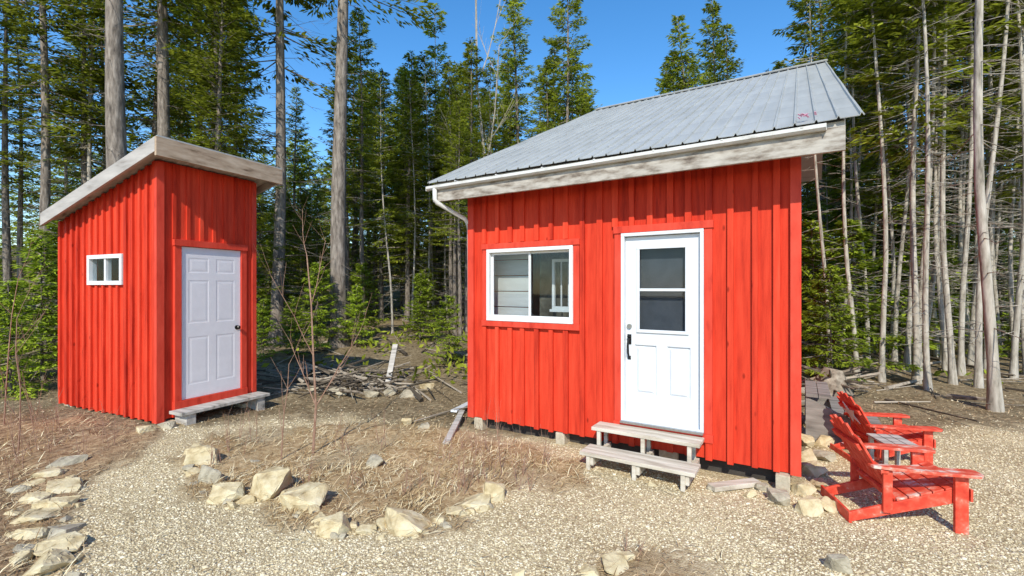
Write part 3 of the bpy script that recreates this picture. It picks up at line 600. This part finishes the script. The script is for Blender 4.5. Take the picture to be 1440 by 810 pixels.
for i in range(3):
    q=MB(); zt=.60-.19*i
    for k in range(2): q.box(.02+.27*i+.132*k,.145+.27*i+.132*k,-.5,.5,zt-.035,zt)
    q.obj('tread',M['darkwood'],gs,bevel=.003)
for yy in(-.47,.44):
    q=MB(); q.add([(0.02,yy,0),(.83,yy,0),(.83,yy,.18),(.02,yy,.56),(0.02,yy+.035,0),(.83,yy+.035,0),(.83,yy+.035,.18),(.02,yy+.035,.56)],[(0,1,2,3),(7,6,5,4),(0,4,5,1),(1,5,6,2),(2,6,7,3),(3,7,4,0)]); q.obj('stringer',M['darkwood'],gs)

# ---------------------------------------------------------------- planks, brush, sapling
def plank(pa,pb,w,t,za,zb_,label,mat,name='wooden_board'):
    A=PG(*pa);B=PG(*pb); a=Vector((A[0],A[1],A[2]+za)); b_=Vector((B[0],B[1],B[2]+zb_))
    c=(a+b_)/2; q=MB(); q.beam(a-c,b_-c,w,t); o=q.obj(name,mat,None,bevel=.004); o.location=c; o['label']=label; o['category']='board'
plank((1000,690),(1065,682),.11,.045,.03,.03,'pale offcut board lying on gravel by the cabin',M['stepwood'])
plank((627,628),(650,590),.08,.04,.03,.12,'grey weathered board lying by the cabin corner',M['greywood'])
plank((638,590),(664,574),.10,.03,.12,.10,'white painted board propped at the cabin corner',M['white'])
plank((545,548),(556,535),.10,.03,.1,.72,'weathered upright board leaning in the brush pile',M['greywood'])
q=MB()
for i in range(230):
    px=random.gauss(490,48); py=random.uniform(524,556); X,Y,Z=PG(px,py); a=random.uniform(-1.2,1.2)+(math.pi if random.random()<.5 else 0)
    L=random.uniform(.2,.9); zz=Z+abs(random.gauss(0,.09)); p=Vector((X,Y,zz)); d=Vector((math.cos(a),math.sin(a)*1.2,random.uniform(-.1,.3)))
    r=random.choice([.006,.009,.012,.018,.03]); m_=p+d*L*.5+Vector((0,0,random.uniform(-.03,.05))); q.stick(p,m_,r,r*.8,5); q.stick(m_,p+d*L,r*.8,r*.5,5)
o=q.obj('brush_pile',M['stickm']); o['kind']='stuff'; o['label']='tangled pile of grey dead branches'; o['category']='brush'
for a in [(470,556,34,14,GY),(520,560,30,14,GY),(575,560,36,14,GY),(440,552,28,14,GY),(598,548,28,12,T),(410,548,24,11,GY),(548,556,26,12,GY)]: make_rock(*a,'rubble beside the brush pile','rough stone in rubble beside the brush pile')
q=MB()
for i in range(700):
    Y=random.uniform(7.5,20); px=random.uniform(-300,1750); X=(px-720)/F*Y
    if in_cabin(np.array(X),np.array(Y)) or (-7.2<X<-3.4 and 5.5<Y<8.6): continue
    a=random.uniform(0,6.28); L=random.uniform(.3,1.8); r=random.choice([.008,.012,.02,.045]); p=Vector((X,Y,g(X,Y)+r)); e=p+Vector((math.cos(a)*L,math.sin(a)*L,0)); e.z=g(e.x,e.y)+random.uniform(.02,.25)
    q.stick(p,e,r,r*.5,5)
o=q.obj('deadfall',M['stickm']); o['kind']='stuff'; o['label']='fallen dead branches on the forest floor'; o['category']='branches'
def grow(q,p,d,L,r,lev,rr,spread=.6,kids=(1,1,2)):
    nseg=4
    for i in range(nseg):
        e=p+d*L/nseg; q.stick(p,e,r,r*.82,5); r*=.82
        if lev>0:
            for k in range(rr.choice(kids)):
                sd_=Vector((rr.uniform(-1,1),rr.uniform(-1,1),rr.uniform(.1,.9))).normalized()
                grow(q,e,(d*.75+sd_*spread).normalized(),L*rr.uniform(.28,.45),r*.6,lev-1,rr,spread,kids)
        p=e; d=(d+Vector((rr.uniform(-.1,.1),rr.uniform(-.1,.1),rr.uniform(0,.08)))).normalized()
def sapling(px,py,h,r,seed,label,lev=2,kids=(1,1,2),sp=.6):
    X,Y,Z=PG(px,py); t=thing('sapling',label,'sapling',(X,Y,Z)); q=MB(); grow(q,Vector((0,0,-.02)),Vector((.06,.0,1)).normalized(),h,r,lev,random.Random(seed),sp,kids); q.obj('stem',M['twig'],t)
sapling(440,640,2.3,.016,12,'thin bare reddish sapling in the dry garden bed',2,(1,2,2),.75)
sapling(395,650,1.1,.008,4,'small bare sapling in the dry garden bed',1)
sapling(25,640,1.5,.009,8,'bare twiggy sapling beside the shed')
sapling(5,600,1.9,.009,9,'bare twiggy sapling beside the shed')
q=MB(); rr=random.Random(5)
for (px,py,h) in [(640,700,.45),(655,690,.5),(672,680,.6),(700,672,.6),(722,668,.5),(735,690,.35),(690,640,.5),(560,700,.35),(600,690,.4),(500,690,.3),(330,640,.5),(350,620,.5),(300,660,.4),(420,690,.4),(120,650,.4),(60,640,.6),(30,660,.7),(150,630,.4),(5,690,.6),(770,660,.4),(890,780,.2),(40,600,.9),(80,610,.6),(620,650,.5),(660,640,.5),(480,640,.5),(540,630,.4)]:
    for k in range(4):
        X,Y,Z=PG(px+rr.uniform(-14,14),py+rr.uniform(-5,5)); grow(q,Vector((X,Y,Z)),Vector((rr.uniform(-.25,.25),rr.uniform(-.2,.2),1)).normalized(),h*rr.uniform(.5,1),.0038,1,rr,.5)
o=q.obj('dry_stalks',M['twig']); o['kind']='stuff'; o['label']='thin reddish dry weed stalks'; o['category']='weeds'

# ---------------------------------------------------------------- trees
def kites(P,A,B,L,w):
    p=P; V=np.stack([p,p+A*(L*.45)[:,None]+B*w[:,None],p+A*L[:,None],p+A*(L*.45)[:,None]-B*w[:,None]],1).reshape(-1,3)
    Q=np.arange(len(P)*4).reshape(-1,4); return V,Q
def unit(a): return a/np.maximum(np.linalg.norm(a,axis=1,keepdims=True),1e-6)
def crown_data(h,z0,rmax,nb,per,rng,esz=1.0,gap=.25,power=.75):
    Ps=[];As=[];Bs=[];br=[]
    for i in range(nb):
        u=rng.random(); z=z0+(h-z0)*u**.85; rel=(h-z)/(h-z0)
        R=(rmax*rel**power+.12)*rng.uniform(.55,1.1)
        if rng.random()<gap: R*=rng.uniform(.3,.6)
        a=rng.random()*6.28; el=.35-.75*rel+rng.uniform(-.15,.15)
        d=np.array([math.cos(a),math.sin(a),0]); sd_=np.array([-math.sin(a),math.cos(a),0])
        br.append((z,a,R,el))
        n=int(per*(R+.25)); s=rng.random(n)**.7; s=.12+.88*s
        lat=(rng.random(n)*2-1); lw=.34*R*(1.1-s)+.05
        zz=z+R*(math.tan(el)*s+.22*s**2.2)
        P=d[None]*(R*s)[:,None]+sd_[None]*(lat*lw)[:,None]; P[:,2]=zz-.12*np.abs(lat)*lw-.06*rng.random(n)
        A=unit(d[None]*.8+sd_[None]*(lat*1.1)[:,None]+np.array([0,0,1])*(rng.random(n)*.7-.55)[:,None]+.35*(rng.random((n,3))-.5))
        B=unit(np.cross(A,np.array([0,0,1.])+.9*(rng.random((n,3))-.5)))
        Ps.append(P);As.append(A);Bs.append(B)
    P=np.concatenate(Ps);A=np.concatenate(As);B=np.concatenate(Bs);n=len(P)
    L=esz*(.10+.16*rng.random(n)); w=esz*(.018+.026*rng.random(n))
    return kites(P,A,B,L,w),br
def make_tree(kind,h,z0,rmax,nb,per,r0,bark,leaf,seed,dead=50,lean=0.0,esz=1.0,power=.75,stub=(.3,1.3)):
    rng=np.random.default_rng(seed); rr=random.Random(seed)
    (V,Q),br=crown_data(h,z0,rmax,nb,per,rng,esz,power=power)
    ph=rr.uniform(0,6); am=.05 if kind!='p' else .11
    def cx(z): return Vector((lean*z+am*math.sin(z*.45+ph)*min(z,3)/3,am*math.cos(z*.38+ph)*min(z,3)/3,0))
    off=np.array([cx(max(z,0))[:2] for z in V[:,2]]); V[:,0]+=off[:,0];V[:,1]+=off[:,1]
    cm=np_mesh('crown',V,Q,leaf,4)
    q=MB(); zs=[-.3,0,.25,.6]+[h*i/14 for i in range(1,15)]; zs=sorted(set(zs))
    def rad(z): return max(.012,r0*(1-max(z,0)/h)**.8+ (r0*.45*max(0,1-z/.5) if z<.5 else 0))
    q.tube([cx(max(z,0))+Vector((0,0,z)) for z in zs],[rad(z) for z in zs],9)
    for (z,a,R,el) in br:
        p=cx(z)+Vector((0,0,z)); e=p+Vector((math.cos(a)*R*.9,math.sin(a)*R*.9,R*(math.tan(el)*.9+.15))); q.stick(p,e,.012+.006*R,.003,3)
    for i in range(dead):
        z=rr.uniform(.9,z0+1.5); a=rr.uniform(0,6.28); L=rr.uniform(*stub); p=cx(z)+Vector((0,0,z)); d=Vector((math.cos(a),math.sin(a),rr.uniform(-.45,.15)))
        m_=p+d*L*.5; e=m_+(d+Vector((0,0,rr.uniform(-.3,.1))))*L*.5; q.stick(p,m_,.009,.005,3); q.stick(m_,e,.005,.002,3)
        for k in range(3):
            s_=rr.uniform(.3,.95); b0=p.lerp(e,s_); q.stick(b0,b0+Vector((d.x+rr.uniform(-.9,.9),d.y+rr.uniform(-.9,.9),rr.uniform(-.5,.3)))*L*.28,.0035,.0015,3)
    tm=q.mesh('trunk',bark,smooth=True)
    return dict(h=h,crown=cm,trunk=tm)
B_,BP,SP,FR=M['bark'],M['barkpale'],M['spruce'],M['fir']
VAR={'dense':[make_tree('d',15,2.2,2.3,270,42,.15,B_,SP,s,dead=30,esz=1.05,power=.75) for s in (1,2,3)],
 'tall':[make_tree('t',17,6.6,1.8,165,42,.15,B_,SP,s,dead=100,esz=1.05,power=.6) for s in (11,12,13)],
 'big':[make_tree('b',19,9.0,2.3,160,42,.21,B_,SP,s,dead=80,esz=1.05,power=.6,stub=(.2,.8)) for s in (15,16)],
 'pole':[make_tree('p',13,8.0,1.1,75,42,.060,BP,SP,s,dead=75,esz=1.0,power=.5,stub=(.2,.8),lean=ln) for s,ln in ((21,0),(22,.02),(23,.035),(24,.0),(25,.05))],
 'slim':[make_tree('p',13,4.8,1.2,115,42,.062,BP,SP,s,dead=60,esz=1.0,power=.5,stub=(.2,.9),lean=ln) for s,ln in ((26,0),(27,.015),(28,.0))],
 'young':[make_tree('y',3.0,.15,1.0,120,60,.03,B_,FR,s,dead=0,esz=.7,power=.8) for s in (31,32)]}
PLACED=[]; rt_=random.Random(99)
def place(kind,px,Y,h=None,label=None,lean=None,force=True,rz=None,X=None,md=.6):
    X=(px-720)/F*Y if X is None else X
    if not force:
        for (a,b2) in PLACED:
            if (a-X)**2+(b2-Y)**2<md: return False
        lx=(X+.56)*.8508-(Y-6.3465)*.5254; ly=(X+.56)*.5254+(Y-6.3465)*.8508
        if -.9<lx<4.9 and -2<ly<10.2: return False
        if -7.6<X<-3.2 and 5<Y<9.4: return False
    PLACED.append((X,Y)); v=rt_.choice(VAR[kind]); s=(h/v['h']) if h else rt_.uniform(.85,1.2)
    names={'dense':('spruce_tree','dense dark green spruce at the yard edge'),'tall':('spruce_tree','tall spruce with bare lower trunk and dead twigs'),'big':('spruce_tree','large spruce with thick bare grey trunk'),'pole':('spruce_tree','thin pale spruce trunk with dead side branches'),'slim':('spruce_tree','slim spruce with green needles from mid-height up'),'young':('young_fir_tree','small bright green fir sapling at the wood edge')}
    e=bpy.data.objects.new(names[kind][0],None); link(e); e.location=(X,Y,g(X,Y)); e.scale=(s,s,s*rt_.uniform(.96,1.05))
    e.rotation_euler=(rt_.gauss(0,.015),rt_.gauss(0,.025) if lean is None else lean,rt_.uniform(0,6.28) if rz is None else rz)
    e['label']=label or names[kind][1]; e['category']='tree'; e['group']='conifers surrounding the yard'
    for k in ('trunk','crown'):
        o=bpy.data.objects.new(k,v[k]); link(o,e)
    return True
place('big',172,10.5,21,'large spruce with thick bare grey trunk behind the shed')
place('big',243,13.5,19); place('big',477,12.6,21,'large spruce with thick bare trunk between shed and cabin')
place('tall',388,13.5,20,'tall straight spruce with slim bare trunk'); place('slim',552,15,8); place('tall',213,15,16)
place('tall',300,15,16);place('tall',330,17,14);place('tall',130,14,14);place('tall',60,13,16);place('tall',10,14,13)
place('dense',415,24,11.5)
place('tall',790,19,14.2); place('tall',740,22,16);place('dense',770,23,13)
for px,Y,h in [(990,17.5,12.3),(1030,19,12.0),(950,18.5,11.2),(1072,18.5,10.6),(1010,21,14.0),(968,22,12.8),(1100,20,11.5)]: place('dense',px,Y,h,'full green spruce rising behind the cabin roof')
place('tall',1160,16,14.0);place('tall',1205,20,16.0)
place('pole',1400,7.2,16,'slender leaning pale spruce trunk near the chairs',lean=-.03,rz=0)
for px,Y,h in [(1166,10,9),(1185,12,10),(1292,9.5,11),(1340,9.0,12),(1365,11,12),(1425,9.5,12),(1258,11,11),(1230,12.5,11),(1318,12,12),(1390,13,12),(1275,10.2,12),(1205,9.6,10.5),(1240,9.2,11),(1305,8.6,11),(1376,8.8,12),(1220,10.8,11),(1330,10.4,12),(1352,9.8,12),(1284,11.5,12)]: place('pole',px,Y,h)
for px,Y,h in [(15,7.5,1.9),(60,8.6,2.6),(-40,8,2.5),(95,10.5,3.6),(415,10.5,1.5),(445,12,2.2),(500,12.5,1.6),(632,11,1.7),(1170,8.6,2.2),(1150,10.5,3.2),(1195,10.0,3.4),(1245,12.5,5.8),(1215,14,6.8),(1270,13,5.0),(590,14,2.0),(1290,14,4.2),(1320,13,3.5),(1390,11.5,1.2),(1430,12,1.4),(1410,14,4.5),(400,16,4.5),(370,11,1.4),(1345,15,3.6)]: place('young',px,Y,h)
def region(n,xa,xb,Ya,Yb,kinds,ytop=None,hr=(13,18),md=.6):
    c=0;t=0
    while c<n and t<n*12:
        t+=1; px=rt_.uniform(xa,xb); Y=math.sqrt(rt_.uniform(Ya*Ya,Yb*Yb)); h=rt_.uniform(*hr)
        if ytop is not None: h=min(h,(H+(405-ytop)/F*Y-g((px-720)/F*Y,Y))*rt_.uniform(.75,1.0))
        if h<1.2: continue
        if place(rt_.choice(kinds),px,Y,h,force=False,md=md): c+=1
region(26,-350,330,11,26,['dense','tall','tall','slim'],None,(9,16))
region(22,335,460,15,32,['dense','tall','slim'],225)
region(28,470,700,14,28,['tall','dense','tall','slim'],20,(9,17))
region(24,560,840,16,30,['tall','dense','tall'],50,(12,19))
region(10,560,830,18,30,['dense'],190,(8,12))
region(6,840,915,22,30,['tall'],190)
region(10,915,1100,22,30,['tall','dense'],80)
region(20,1120,1210,10,28,['pole','dense','slim'],130,(9,13))
region(52,1200,1600,8.8,15,['pole','pole','slim'],None,(9.5,13),md=.25)
region(28,1190,1650,14,24,['slim','tall','slim','dense'],None,(8,12),md=.4)
region(18,1120,1500,12,24,['young'],290,(2,5))
region(12,-100,700,13,24,['young'],350,(1.5,4.0))
def bare(X,Y,h,r,seed,lev=3):
    t=thing('bare_tree','leafless pale grey deciduous tree','tree',(X,Y,g(X,Y))); q=MB()
    grow(q,Vector((0,0,-.1)),Vector((-.01,0,1)).normalized(),h,r,lev,random.Random(seed),.55); q.obj('trunk',BP,t); t['label']='leafless pale grey deciduous tree among the spruces'
bare((690-720)/F*18,18,12.5,.08,22)
rng=np.random.default_rng(5); base=[]
for s_ in range(4):
    (V,Q),_=crown_data(14,.3,2.8,120,9,rng,3.2); base.append((V,Q))
Vs=[];Qs=[];o_=0
for i in range(270):
    Y=rng.uniform(31,58); px=rng.uniform(-700,2200); X=(px-720)/F*Y; V,Q=base[i%4]
    yl=rng.uniform(175,245); 
    if 830<px<930: yl=rng.uniform(215,250)
    ht=(H+(405-yl)/F*Y-g(X,Y)); s_=max(.3,min(1.0,ht/14)); a=rng.random()*6.28
    W_=V*np.array([max(s_,.75),max(s_,.75),s_]); W2=np.stack([W_[:,0]*math.cos(a)-W_[:,1]*math.sin(a)+X,W_[:,0]*math.sin(a)+W_[:,1]*math.cos(a)+Y,W_[:,2]+g(X,Y)],1)
    Vs.append(W2);Qs.append(Q+o_);o_+=len(V)
o=bpy.data.objects.new('distant_forest',np_mesh('distant_forest',np.concatenate(Vs),np.concatenate(Qs),SP,4)); link(o); o['kind']='stuff'; o['label']='far dark conifer wood behind the clearing'; o['category']='forest'
n=24000; Y=RNG.uniform(9,26,n); px=RNG.uniform(-400,1900,n); X=(px-720)/F*Y
cl=np.sin(1.3*X+.7*Y)*np.sin(.9*Y-1.7*X)+.5*np.sin(3.1*X)*np.sin(2.7*Y); lx=(X+.56)*.8508-(Y-6.3465)*.5254; ly=(X+.56)*.5254+(Y-6.3465)*.8508
k=(cl>.3)&~((lx>-.6)&(lx<4.3)&(ly>-1.5)&(ly<8.6))&~((X>-7.4)&(X<-3)&(Y<8.9)); X=X[k];Y=Y[k];cl=cl[k];n=len(X)
P=np.stack([X,Y,G(X,Y)+RNG.random(n)*.45*cl],1); A=unit(RNG.random((n,3))-.5+np.array([0,0,.25])); Bv=unit(np.cross(A,RNG.random((n,3))-.5))
V,Q=kites(P,A,Bv,.10+.14*RNG.random(n),.02+.03*RNG.random(n))
o=bpy.data.objects.new('undergrowth',np_mesh('undergrowth',V,Q,SP,4)); link(o); o['kind']='stuff'; o['label']='low green undergrowth on the forest floor'; o['category']='undergrowth'
X,Y,Z=PG(1185,560); rm=thing('root_mound','brown uprooted stump mound at the wood edge','stump',(X,Y+.3,Z)); q=MB(); rr=random.Random(4)
q.tube([(0,0,-.1),(0,0,.2),(.05,0,.45)],[.4,.28,.15],9)
for i in range(40):
    a=rr.uniform(0,6.28); p=Vector((0,0,rr.uniform(.05,.35))); e=p+Vector((math.cos(a)*rr.uniform(.4,.9),math.sin(a)*.5,rr.uniform(-.2,.3))); q.stick(p,e,.04,.01,5)
q.obj('roots',M['stickm'],rm)

# ---------------------------------------------------------------- light, world, camera
el=math.radians(40); hx,hy=-.14,-.990; S=Vector((hx*math.cos(el),hy*math.cos(el),math.sin(el)))
sl=bpy.data.lights.new('sun','SUN'); sl.energy=5.0; sl.angle=math.radians(.5); sl.color=(1,.96,.84)
so_=bpy.data.objects.new('sun',sl); link(so_); so_.rotation_euler=S.to_track_quat('Z','Y').to_euler(); so_.location=(0,0,30)
w=bpy.data.worlds.new('World'); scene.world=w; w.use_nodes=True; nt=w.node_tree
sk=N(nt,'ShaderNodeTexSky'); sk.sky_type='NISHITA'; sk.sun_disc=False; sk.sun_elevation=el; sk.sun_rotation=math.atan2(hx,hy); sk.air_density=1.0; sk.dust_density=.2; sk.ozone_density=2.0
hs=N(nt,'ShaderNodeHueSaturation'); hs.inputs['Saturation'].default_value=1.32; hs.inputs['Value'].default_value=1.6
nt.links.new(sk.outputs[0],hs.inputs['Color'])
bg=nt.nodes['Background']; bg.inputs[1].default_value=.15; nt.links.new(hs.outputs[0],bg.inputs[0])
cam=bpy.data.cameras.new('camera'); co=bpy.data.objects.new('camera',cam); link(co); co.location=(0,0,H); co.rotation_euler=(math.pi/2,0,0)
cam.sensor_width=36; cam.lens=36*F/1440; cam.clip_end=1000; cam.clip_start=.05; scene.camera=co
scene.view_settings.view_transform='Standard'; scene.view_settings.look='None'; scene.view_settings.exposure=0
